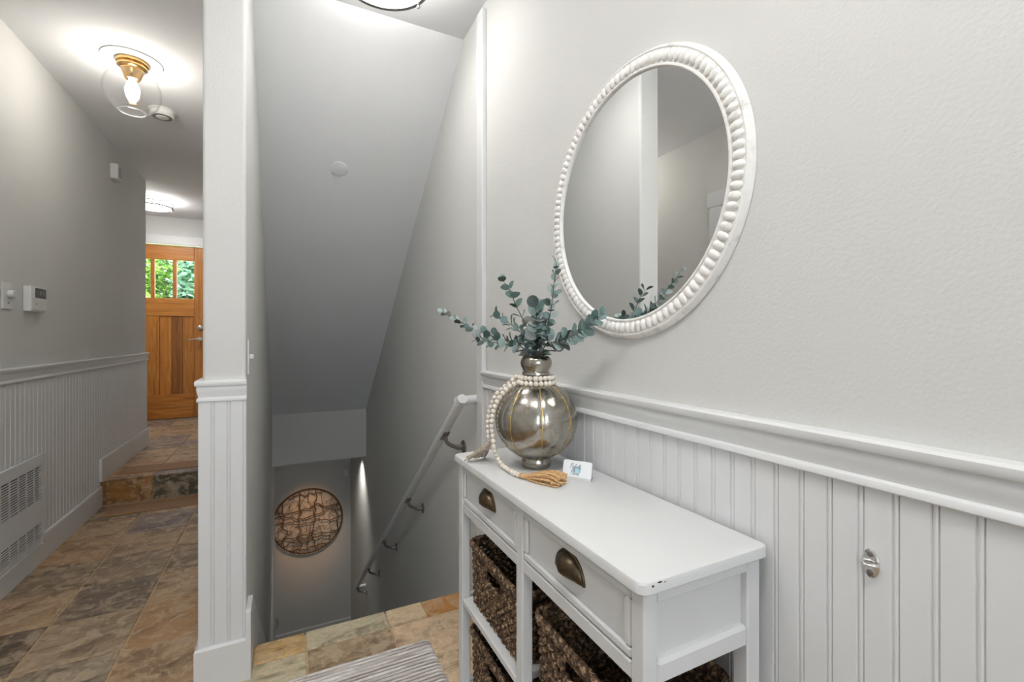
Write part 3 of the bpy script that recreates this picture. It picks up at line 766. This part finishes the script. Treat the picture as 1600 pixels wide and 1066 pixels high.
# ------------------------------------------------------------------ bead garland with tassels
gar = thing('bead_garland', 'cream wooden bead garland with tassels looped round the vase neck', 'garland', VC)
bm = bmesh.new(); bmesh.ops.create_icosphere(bm, subdivisions=2, radius=.0068)
gb = MB().bm(bm).mesh('bead', M['bead'], 3.2)
def beads(pts, step=.0132):
    for p in resample([Vector(q) for q in pts], step):
        o = link('bead', gb, gar); o.location = p; o.rotation_euler = (random.random()*6,random.random()*6,0)
circ = lambda r,z,a0,a1,n=60: [(r*math.cos(a0+(a1-a0)*k/n), r*math.sin(a0+(a1-a0)*k/n), z) for k in range(n+1)]
aL = math.atan2(.4447,-.8957)
beads(circ(.0450,.2325,aL,aL+2*PI-.25)); beads(circ(.0470,.2195,aL+.1,aL+2*PI-.15))
def gpt(rad, z, da=0): a = aL+da; return (rad*math.cos(a), rad*math.sin(a), z)
s1 = spline([gpt(.052,.222,.5),gpt(.072,.212,.30),gpt(.096,.185,.22),gpt(.112,.150,.16),gpt(.1165,.113,.12),gpt(.114,.085,.10),gpt(.111,.055,.14),(-.095,.040,.028),(-.092,.015,.0105),(-.091,-.020,.0075),(-.091,-.050,.0075),(-.088,-.072,.0075)], 10)
beads(s1)
s2 = spline([gpt(.054,.232,-.25),gpt(.076,.212,-.18),gpt(.103,.188,-.10),gpt(.120,.152,-.06),gpt(.1265,.115,-.06),gpt(.1255,.085,-.06),gpt(.1245,.066,-.08)], 10)
beads(s2)
def tassel(p0, p1, mat, fan, flat_z):
    p0 = Vector(p0); p1 = Vector(p1); d = (p1-p0).normalized(); sd = Vector((d.y,-d.x,0)).normalized(); up = Vector((0,0,1))
    ts = link('tassel', None, gar); L = (p1-p0).length
    hd = p0+d*(L*.28)
    MB().tube([p0-d*.004, p0+d*.004, p0+d*(L*.12), hd],[.0035,.0062,.0070,.0078],10).build('tassel_head', mat, ts, .8)
    mb = MB()
    for k in range(44):
        a = random.uniform(-1,1); b = random.random()
        q0 = p0+d*(L*.2)+sd*(a*.005)+up*((b-.5)*.009); q1 = hd+sd*(a*.011)+up*((b-.4)*.012); q2 = p0+d*(L*random.uniform(.62,.75))+sd*(a*fan*.75)+up*((b-.35)*.012); q3 = p0+d*(L*random.uniform(.84,1.06))+sd*(a*fan+random.uniform(-.006,.006))
        q2.z = max(q2.z, flat_z+.002+b*.022); q3.z = flat_z+.0018+b*.014
        mb.tube(spline([q0,q1,q2,q3],5), random.uniform(.0012,.0024), 5)
    mb.build('strands', mat, ts, 1.2)
tassel((-.087,-.078,.0080), (-.022,-.163,.006), M['jute'], .030, .0)
tassel(gpt(.1245,.056,-.09), (-.120,.128,.002), M['jute_grey'], .036, .0)

# ------------------------------------------------------------------ folded card
u = Vector((.571,-.821,0)); nrm = Vector((-.821,-.571,0))
cd = thing('tent_card', 'small white folded card with blue script lettering beside the vase', 'card', (.618,.898,KZ+.0003))
Wc, Hc = .0360, .044
def cpt(a, b, off=0):      # a along the width, b up the front face
    lean = .30; f = u*a + Vector((0,0,1))*(b*math.cos(lean)) - nrm*(b*math.sin(lean)-.006); n_ = (nrm*math.cos(lean)+Vector((0,0,1))*math.sin(lean)); return f+n_*off
def sheet(P, th, nvec):
    n = len(P); q = [p-nvec*th for p in P]
    return MB().add(P+q, [tuple(range(n)), tuple(range(2*n-1,n-1,-1))]+[(i,(i+1)%n,n+(i+1)%n,n+i) for i in range(n)])
def rr2(x0,x1,y0,y1,r):
    pts = [(x1,y0)]
    for cx,cy,a0 in ((x1-r,y1-r,0),(x0+r,y1-r,PI/2)):
        for k in range(5): pts.append((cx+r*math.cos(a0+PI/2*k/4), cy+r*math.sin(a0+PI/2*k/4)))
    return pts+[(x0,y0)]
nf = (cpt(0,0,1)-cpt(0,0,0))
sheet([cpt(a,b) for a,b in rr2(-Wc,Wc,.006,Hc,.005)], .0008, nf).build('front_panel', M['card'], cd)
back = [cpt(-Wc+.003,Hc-.001,-.0008), cpt(Wc-.003,Hc-.001,-.0008), u*(Wc-.003)-nrm*.026, u*(-Wc+.003)-nrm*.026]
sheet(back, .0008, nrm).build('back_panel', M['card'], cd)
m = MB()
p4 = [u*(-Wc)+nrm*.0075, u*Wc+nrm*.0075, u*Wc-nrm*.0005, u*(-Wc)-nrm*.0005]
m.add(p4+[p+Vector((0,0,.0065)) for p in p4], [(0,1,2,3),(7,6,5,4)]+[(i,(i+1)%4,4+(i+1)%4,4+i) for i in range(4)])
m.build('card_foot', M['plastic'], cd)
def stain(cx, cy, r, seed):
    rnd = random.Random(seed); pts = []
    for k in range(26):
        a = 2*PI*k/26; q = r*(.8+.35*rnd.random()); pts.append(cpt(cx+q*math.cos(a), cy+q*.85*math.sin(a), .00012))
    return sheet(pts, .0001, nf)
stain(.001,.023,.0095,3).build('watercolour_patch', M['teal'], cd)
# script letters as pen strokes (x, y in letter units; baseline 0, x-height 1)
GL = {'P':([[(.1,-.1),(.35,1.2),(.55,2.3)],[(-.05,1.5),(.1,2.2),(.7,2.55),(1.15,2.2),(.95,1.5),(.45,1.15)]],1.15),
 'e':([[(0,.4),(.45,.6),(.55,.95),(.3,1.0),(.1,.5),(.25,.05),(.65,.25)]],.62),
 'r':([[(0,.3),(.2,1.0),(.3,.9),(.5,.95),(.4,.3),(.6,.15)]],.58),
 'f':([[(0,.4),(.4,1.6),(.5,2.3),(.3,2.2),(.1,.5),(-.15,-.9),(.05,-.8),(.25,.1),(.6,.5)]],.52),
 'c':([[(.55,.85),(.3,1.0),(.08,.5),(.25,.05),(.65,.3)]],.6),
 't':([[(.05,.3),(.45,2.0)],[(.3,1.2),(.12,.3),(.25,.02),(.5,.3)],[(.0,1.35),(.65,1.45)]],.46),
 'l':([[(0,.3),(.45,1.6),(.5,2.3),(.3,2.1),(.12,.4),(.25,.02),(.5,.3)]],.46),
 'y':([[(0,.8),(.1,.95),(.12,.2),(.35,.1),(.6,.9)],[(.6,.95),(.4,-.4),(.1,-1.1),(-.1,-.7),(.4,.0),(.8,.4)]],.75),
 'a':([[(.55,.85),(.3,1.0),(.05,.4),(.25,.02),(.5,.5),(.58,.95)],[(.58,.95),(.52,.2),(.75,.2)]],.72),
 'd':([[(.5,.85),(.25,.95),(.05,.4),(.22,.02),(.5,.5)],[(.85,2.3),(.55,.3),(.6,.05),(.85,.3)]],.85)}
def script(word, x, y, k, mb, slant=.28):
    for ch in word:
        st, adv = GL[ch]
        for s_ in st:
            pts = spline([Vector((a,b,0)) for a,b in s_], 5)
            mb.tube([cpt(x+(p.x+slant*p.y)*k, y+p.y*k, .00035) for p in pts], .00026 if ch != 'P' else .00032, 4)
        x += adv*k
lt = MB(); script('Perfectly', -.0185, .0255, .0047, lt); script('Placed', -.0165, .0105, .0050, lt)
lt.build('lettering', M['ink'], cd)

# ------------------------------------------------------------------ rugs and mats
rx0, rx1, ry0, ry1 = -.075, .467, .72, 1.622; RP = .0160
rug = MB(); nr = int((ry1-ry0)/RP); sub = 6; nx = 56; rows = []
rr_ = random.Random(5); wob = [rr_.uniform(-.0012,.0012) for _ in range(nr+1)]
for k in range(nr):
    for s_ in range(sub):
        t_ = s_/sub; hgt = .0035+.0085*math.sin(PI*t_)**.7; inset = .0045*(1-math.sin(PI*t_)); row = []
        for i in range(nx+1):
            q = i/nx; x = rx0+inset+(rx1-rx0-2*inset)*q
            edge = min(1, min(q,1-q)*nx*.55+.0)
            yv = ry0+(k+t_)*RP+.0022*noise.noise(Vector((x*9,k*.37,0)))+wob[k]
            z = (.0015+(hgt-.0015)*(edge**.5))*(1+.10*noise.noise(Vector((x*60,k*2.1,3))))
            row.append((x,yv,z))
        rows.append(row)
n1 = nx+1; rug.v = [p for r_ in rows for p in r_]
rug.f = [(j*n1+i,j*n1+i+1,(j+1)*n1+i+1,(j+1)*n1+i) for j in range(len(rows)-1) for i in range(nx)]
# underside
rug.box((rx0+.004,ry0+.002,.0004),(rx1-.004,ry0+nr*RP-.004,.0025))
tag(rug.build('rug', M['rug'], smooth=1.4), 'grey and white ribbed cotton rug on the slate landing', 'rug')
def mat_(label, x0,x1,y0,y1,z):
    t = thing('tread_mat', label, 'mat', ((x0+x1)/2,(y0+y1)/2,z), 'tread mats at the step'); w,d = (x1-x0)/2,(y1-y0)/2
    MB().bbox((-w+.008,-d+.008,0.0003),(w-.008,d-.008,.005),.001).build('mat_field', M['mat'], t)
    for a,b in (((-w,-d),(w,-d+.012)),((-w,d-.012),(w,d)),((-w,-d+.0121),(-w+.012,d-.0121)),((w-.012,-d+.0121),(w,d-.0121))):
        MB().bbox((a[0],a[1],.0003),(b[0],b[1],.0065),.002).build('mat_border', M['mat_edge'], t)
mat_('thin brown tread mat on the lower floor before the step', -1.01,-.27,3.595,3.79,.0008)
mat_('thin brown tread mat on the raised entry floor', -1.035,-.27,3.945,4.14,STEP+.0008)

# ------------------------------------------------------------------ handrail
hx_ = .635; hz = lambda y: .849-(y-1.732)*SLOPE
hr_ = thing('handrail', 'white round stair handrail on dark brackets along the stairwell wall', 'handrail', (hx_,1.732,.849))
def hl(x,y,z): return (x-hx_, y-1.732, z-.849)
yb_ = 4.80
MB().tube([hl(hx_,1.725,hz(1.725)), hl(hx_,yb_,hz(yb_))], .0205, 20).build('rail', M['trim'], hr_, .6)
MB().tube([hl(hx_-.018,1.745,.842), hl(XR-.001,1.772,.842)], .0200, 20).build('rail_return', M['trim'], hr_, .6)
MB().tube([hl(hx_-.018,yb_-.01,hz(yb_)+.002), hl(XR-.001,yb_-.01,hz(yb_)+.002)], .020, 20).build('rail_return', M['trim'], hr_, .6)
for y in (1.95,2.64,3.35,4.05,4.72):
    z = hz(y); b = MB()
    b.lathe([(.030,0),(.030,-.004),(.024,-.008),(0,-.009)],24,hl(XR-.0005,y,z-.085),'X')
    b.tube(spline([hl(XR-.004,y,z-.085),hl(XR-.035,y,z-.083),hl(hx_+.012,y,z-.060),hl(hx_,y,z-.026)],6),[.012]*6+[.009]*7+[.0085]*6,10)
    dirv = Vector((0,1,-SLOPE)).normalized(); c = Vector(hl(hx_,y,z-.0265)); sx = Vector((1,0,0)); nn = sx.cross(dirv)
    P = [c+sx*(a*.014)+dirv*(d_*.034)+nn*e for e in (-.003,.002) for a,d_ in ((-1,-1),(1,-1),(1,1),(-1,1))]
    b.add(P, [(0,1,2,3),(7,6,5,4)]+[(i,(i+1)%4,4+(i+1)%4,4+i) for i in range(4)])
    b.build('bracket', M['pewter'], hr_, .7)

# ------------------------------------------------------------------ lower landing: round wall art, sensor, downlights
ac = (.238, YLOW-.035, -1.105); ar = .382
art = thing('wall_art', 'round wall piece of woven twigs on the lower landing wall', 'wall art', ac)
MB().tube([(ar*math.cos(2*PI*k/72),0,ar*math.sin(2*PI*k/72)) for k in range(72)], .0085, 8, closed=True).build('ring', M['wire'], art, 1.2)
rw = random.Random(11)
def wire(horizontal, off, amp, r, seed):
    pts = []; L = math.sqrt(max(0,ar*ar-off*off))
    if L < .06: return
    n = 26
    for k in range(n+1):
        s_ = -L+2*L*k/n; env = max(0,math.sin(PI*k/n))**.4
        w_ = (off+env*amp*noise.noise(Vector((s_*5.5,seed*3.7,.2)))+env*amp*.5*noise.noise(Vector((s_*14,seed*1.3,4))))
        y_ = -.006+.010*math.sin(k*1.3+seed)
        pts.append((s_,y_,w_) if horizontal else (w_,y_,s_))
    MB().tube(pts, r, 6).build('twig', M['wire'], art, 1.2)
for k in range(9):
    wire(True, -.32+.08*k+rw.uniform(-.02,.02), .08, rw.choice((.0022,.003,.0055)), k+1)
    wire(False, -.32+.08*k+rw.uniform(-.02,.02), .08, rw.choice((.0022,.003,.0055)), k+20)
for k in range(26):
    wire(k%2==0, rw.uniform(-.33,.33), .14, .0016, k+40)
for sx,sz in ((-.2,.2),(.2,.2),(0,-.25)): MB().tube([(sx,0,sz),(sx,.034,sz)],.004,8).build('standoff', M['wire'], art)
sn = thing('motion_sensor', 'small white motion sensor high on the lower landing wall', 'sensor', (.668,YLOW,-.64))
MB().bbox((-.028,-.035,0),(.028,0,.10),.008,2).build('housing', M['plastic'], sn, .6); MB().bbox((-.018,-.037,.015),(.018,-.033,.05),.004).build('lens', M['ceiling'], sn)
def downlight(label, loc, aim, energy, col, angle, blend, r=.055):
    t = thing('downlight', label, 'light', loc, 'recessed downlights of the lower landing')
    MB().lathe([(r,-.001),(r+.018,-.001),(r+.018,-.006),(r,-.009)],32,closed=True).build('trim_ring', M['trim'], t, .6)
    l = bpy.data.lights.new('downlight_beam','SPOT'); l.energy = energy; l.color = col; l.spot_size = angle; l.spot_blend = blend; l.shadow_soft_size = .03
    o = bpy.data.objects.new('downlight_beam', l); C.objects.link(o); o.parent = t; o.location = (0,0,-.012)
    o.rotation_euler = (Vector(aim)-Vector(loc)).to_track_quat('-Z','Y').to_euler()
downlight('recessed downlight washing the stair wall of the lower landing', (.575,5.02,-.107), (.66,5.0,-1.2), 11, (1,.96,.90), 1.9, .9)
downlight('recessed warm downlight aimed at the round twig wall piece', (.24,5.02,-.107), (.238,YLOW,-1.14), 22, (1,.52,.22), .66, 1.0)
# dark latch on the jamb of the lower landing
lat = thing('door_latch', 'small dark latch on the edge of the lower landing wall', 'latch', (WX1+.017,5.86,-2.24))
MB().bbox((-.001,-.02,0),(.004,.02,.12),.002).tube([(.003,0,.02),(.016,0,.03),(.016,0,.09),(.003,0,.10)],.004,8).build('latch_body', M['pewter'], lat)

# ------------------------------------------------------------------ ceiling fixtures
def flush(label, loc, mat, r=.158):
    t = thing('flush_ceiling_light', label, 'ceiling light', loc, 'flush ceiling lights')
    MB().lathe([(0,0),(r-.012,0),(r-.012,-.018),(r-.03,-.022),(0,-.022)],48).build('base', M['trim'], t, .6)
    MB().lathe([(r-.02,-.022),(r-.008,-.028),(r-.006,-.066),(r-.016,-.078),(r*.75,-.088),(r*.4,-.094),(0,-.096)],64).build('diffuser', mat, t, .6)
    for z in (-.030,-.068):
        MB().lathe([(r-.004,z),(r+.010,z),(r+.0125,z-.004),(r+.0125,z-.009),(r+.010,z-.013),(r-.004,z-.013)],64,closed=True).build('metal_band', M['band'], t, .6)
    for k in range(3):
        a = 2*PI*k/3+.5; x,y = (r+.008)*math.cos(a),(r+.008)*math.sin(a)
        MB().tube([(x,y,-.03),(x,y,-.075)],.003,8).lathe([(0,-.094),(.006,-.091),(.007,-.086),(.004,-.080),(.004,-.076)],12,(x,y,0)).build('finial', M['nickel'], t, .6)
flush('round lit flush ceiling light with metal bands above the landing', (.311,1.650,CEIL), M['diffuser_near'])
flush('round lit flush ceiling light with metal bands near the front door', (-1.185,5.61,CEIL), M['diffuser_far'])
flush('unseen flush ceiling light added as fill at the near end of the hall', (-.42,.85,CEIL), M['diffuser_fill_hall'])
flush('unseen flush ceiling light added as fill above the photographer', (.05,.05,CEIL), M['diffuser_fill_above'])
gl = thing('globe_ceiling_light', 'clear glass globe ceiling light with brass collar and glowing bulb', 'ceiling light', (-.676,2.833,CEIL))
MB().lathe([(0,0),(.120,0),(.1215,-.003),(.120,-.006),(.07,-.007),(0,-.007)],48).build('canopy', M['trim'], gl, .5)
MB().lathe([(0,-.006),(.064,-.006),(.066,-.012),(.064,-.020),(.056,-.024),(.060,-.030),(.060,-.036),(.052,-.042),(.046,-.044),(.046,-.052),(0,-.052)],40).build('brass_collar', M['brass'], gl, .6)
MB().lathe([(0,-.050),(.046,-.050),(.040,-.066),(.030,-.092),(.028,-.094),(.020,-.094),(0,-.093)],32).build('socket', M['brass'], gl, .6)
MB().lathe([(0,-.086),(.013,-.088),(.014,-.100),(.024,-.122),(.029,-.142),(.028,-.156),(.021,-.170),(.010,-.177),(0,-.178)],24).build('bulb', M['bulb'], gl, 1.5)
pr = []
for k in range(0,25):
    a = math.radians(66)-(math.radians(66)+math.radians(62))*k/24; pr.append((.116*math.cos(a), -.150+.116*math.sin(a)))
pin = [(r_-.0022, z_) for r_,z_ in reversed(pr)]
MB().lathe(pr+[(pr[-1][0]-.001,pr[-1][1]-.002)]+pin,48,closed=True).build('glass_globe', M['clear'], gl, .8)
MB().tube([(pr[-1][0]*math.cos(2*PI*k/48),pr[-1][0]*math.sin(2*PI*k/48),pr[-1][1]) for k in range(48)], .0030, 8, closed=True).build('glass_rim', M['glass_rim'], gl, 1.0)
sd_ = thing('smoke_detector', 'white round smoke detector on the hall ceiling', 'smoke detector', (-.666,3.38,CEIL))
MB().lathe([(0,0),(.068,0),(.070,-.006),(.066,-.010),(.062,-.012),(.060,-.030),(.052,-.038),(.030,-.040),(.028,-.044),(0,-.045)],40).build('housing', M['plastic'], sd_, .5)
MB().lathe([(.036,-.038),(.048,-.038),(.048,-.0415),(.036,-.0415)],32,closed=True).build('vent_ring', M['lcd_text'], sd_)
sp = thing('sprinkler_cover', 'round white sprinkler cover plate on the sloped ceiling', 'sprinkler', (.254,2.583,CEIL-(2.583-YFOLD)*SLOPE))
sp.rotation_euler = (-math.atan(SLOPE),0,0)
MB().lathe([(0,-.005),(.040,-.005),(.0435,-.0035),(.0435,-.0015),(.041,-.001),(.041,0),(0,0)],40).build('cover_plate', M['ceiling'], sp, .5)

# ------------------------------------------------------------------ things on the left wall
ch = thing('alarm_box', 'small white box sensor high on the left hall wall', 'sensor', (XL,4.09,2.20))
MB().bbox((0,-.045,0),(.045,.045,.105),.006,2).build('housing', M['plastic'], ch, .6)
m = MB()
for k in range(6): m.box((.0445,-.03,.02+k*.012),(.0460,.03,.025+k*.012))
m.build('sound_slots', M['lcd_text'], ch)
th_ = thing('thermostat', 'white wall thermostat with dark display on the left hall wall', 'thermostat', (XL,2.965,1.222))
MB().bbox((0,-.075,0),(.028,.075,.118),.004,2).build('case', M['plastic'], th_, .6)
sc_ = MB().bbox((.0275,-.035,.066),(.0292,.070,.113),.0008).build('display', M['lcd'], th_)
m = MB()
for k in range(3): m.box((.0290,-.020+k*.028,.080),(.0296,-.004+k*.028,.100))
m.build('display_digits', M['lcd_text'], sc_)
MB().bbox((.0275,-.072,.008),(.0300,.072,.064),.001).build('flap', M['plastic'], th_); MB().box((.0295,-.030,.034),(.0305,-.020,.039)).build('flap_mark', M['lcd_text'], th_)
dm = thing('dimmer_switch', 'white wall dimmer with round knob left of the thermostat', 'switch', (XL,2.745,1.222))
MB().bbox((0,-.036,0),(.006,.036,.117),.002).build('plate', M['plastic'], dm)
MB().lathe([(.017,0),(.019,.004),(.0175,.018),(.013,.021),(0,.0215)],28,(.006,.012,.068),'X').build('knob', M['plastic'], dm, .5)
MB().box((.0058,.002,.026),(.0068,.016,.031)).build('mark', M['lcd_text'], dm)
# return-air grille
ya_, yb2, z0_, z1_ = 2.33,3.03,.082,.533
gp = thing('air_grille', 'white return air grille panel low on the left wall', 'grille', (XL+.010,2.68,z0_))
def g(a,b): return ((a[0],a[1]-2.68,a[2]-z0_),(b[0],b[1]-2.68,b[2]-z0_))
banks = ((.318,.478),(.098,.200)); T0,T1 = .004,.016
m = MB(); 
for a,b in (((T0,ya_,z0_),(T1,yb2,banks[1][0])),((T0,ya_,banks[1][1]),(T1,yb2,banks[0][0])),((T0,ya_,banks[0][1]),(T1,yb2,z1_))): m.box(*g(a,b))
for (c,d) in banks:
    m.box(*g((T0,ya_,c),(T1,ya_+.028,d))); m.box(*g((T0,yb2-.028,c),(T1,yb2,d)))
m.build('face_frame', M['trim'], gp); MB().box(*g((.0005,ya_+.002,z0_+.002),(T0,yb2-.002,z1_-.002))).build('dark_backing', M['dark'], gp)
for (c,d) in banks:
    ns = int(round((d-c)/.0115)); st_ = (d-c)/ns
    sl = MB().add([(.0125,-.322,-.0028),(.0125,.322,-.0028),(.0156,.322,-.0033),(.0156,-.322,-.0033),(.0125,-.322,.0024),(.0125,.322,.0024),(.0156,.322,.0023),(.0156,-.322,.0023)],[(3,2,1,0),(4,5,6,7),(0,1,5,4),(1,2,6,5),(2,3,7,6),(3,0,4,7)]).mesh('slat', M['trim'])
    for k in range(1,ns): o = link('slat', sl, gp); o.location = (0,0,c+k*st_-z0_+.002)
    for k in range(1,9):
        yk = ya_+.028+(.644)*k/9; MB().box(*g((.0128,yk-.003,c),(T1-.0005,yk+.003,d))).build('divider', M['trim'], gp)
for y_,z_ in ((yb2-.012,z1_-.018),(yb2-.012,z0_+.014),(ya_+.012,z1_-.018)):
    MB().lathe([(.008,.0),(.008,.002),(.004,.0035),(0,.0035)],16,(T1,y_-2.68,z_-z0_),'X').build('screw', M['nickel'], gp, .6)
# light switch on the stair side of the column
sw = thing('light_switch', 'white toggle light switch on the stair side of the column', 'switch', (WX1,1.775,.978))
MB().bbox((0,-.035,0),(.006,.035,.115),.002).build('plate', M['plastic'], sw); MB().bbox((.004,-.005,.05),(.018,.005,.066),.002).build('toggle', M['plastic'], sw)
# chrome hook plate on the beadboard
hk = thing('hook_plate', 'chrome oval door hook plate screwed to the beadboard', 'hook', (XR-.010,.338,.795))
pts = [(.0105*math.cos(2*PI*k/32), .0195*math.sin(2*PI*k/32)) for k in range(32)]
m = MB(); lv = ((1,0),(1,-.0015),(.86,-.0028)); vv = [(x_,a*f,b*f) for f,x_ in lv for a,b in pts]
m.add(vv,[(i*32+k,i*32+(k+1)%32,(i+1)*32+(k+1)%32,(i+1)*32+k) for i in range(2) for k in range(32)]+[tuple(range(31,-1,-1)),tuple(64+k for k in range(32))])
m.build('plate', M['chrome'], hk, .5)
MB().tube(spline([(-.002,-.0095,.001),(-.009,-.007,.001),(-.013,0,.0005),(-.009,.007,.001),(-.002,.0095,.001)],6),.0024,10).build('staple', M['chrome'], hk, .8)
for z_ in (.0125,-.0125): MB().lathe([(.0042,-.0024),(.0038,-.0036),(.0015,-.0044),(0,-.0042)],16,(0,0,z_),'X').build('screw', M['pewter'], hk, .6)
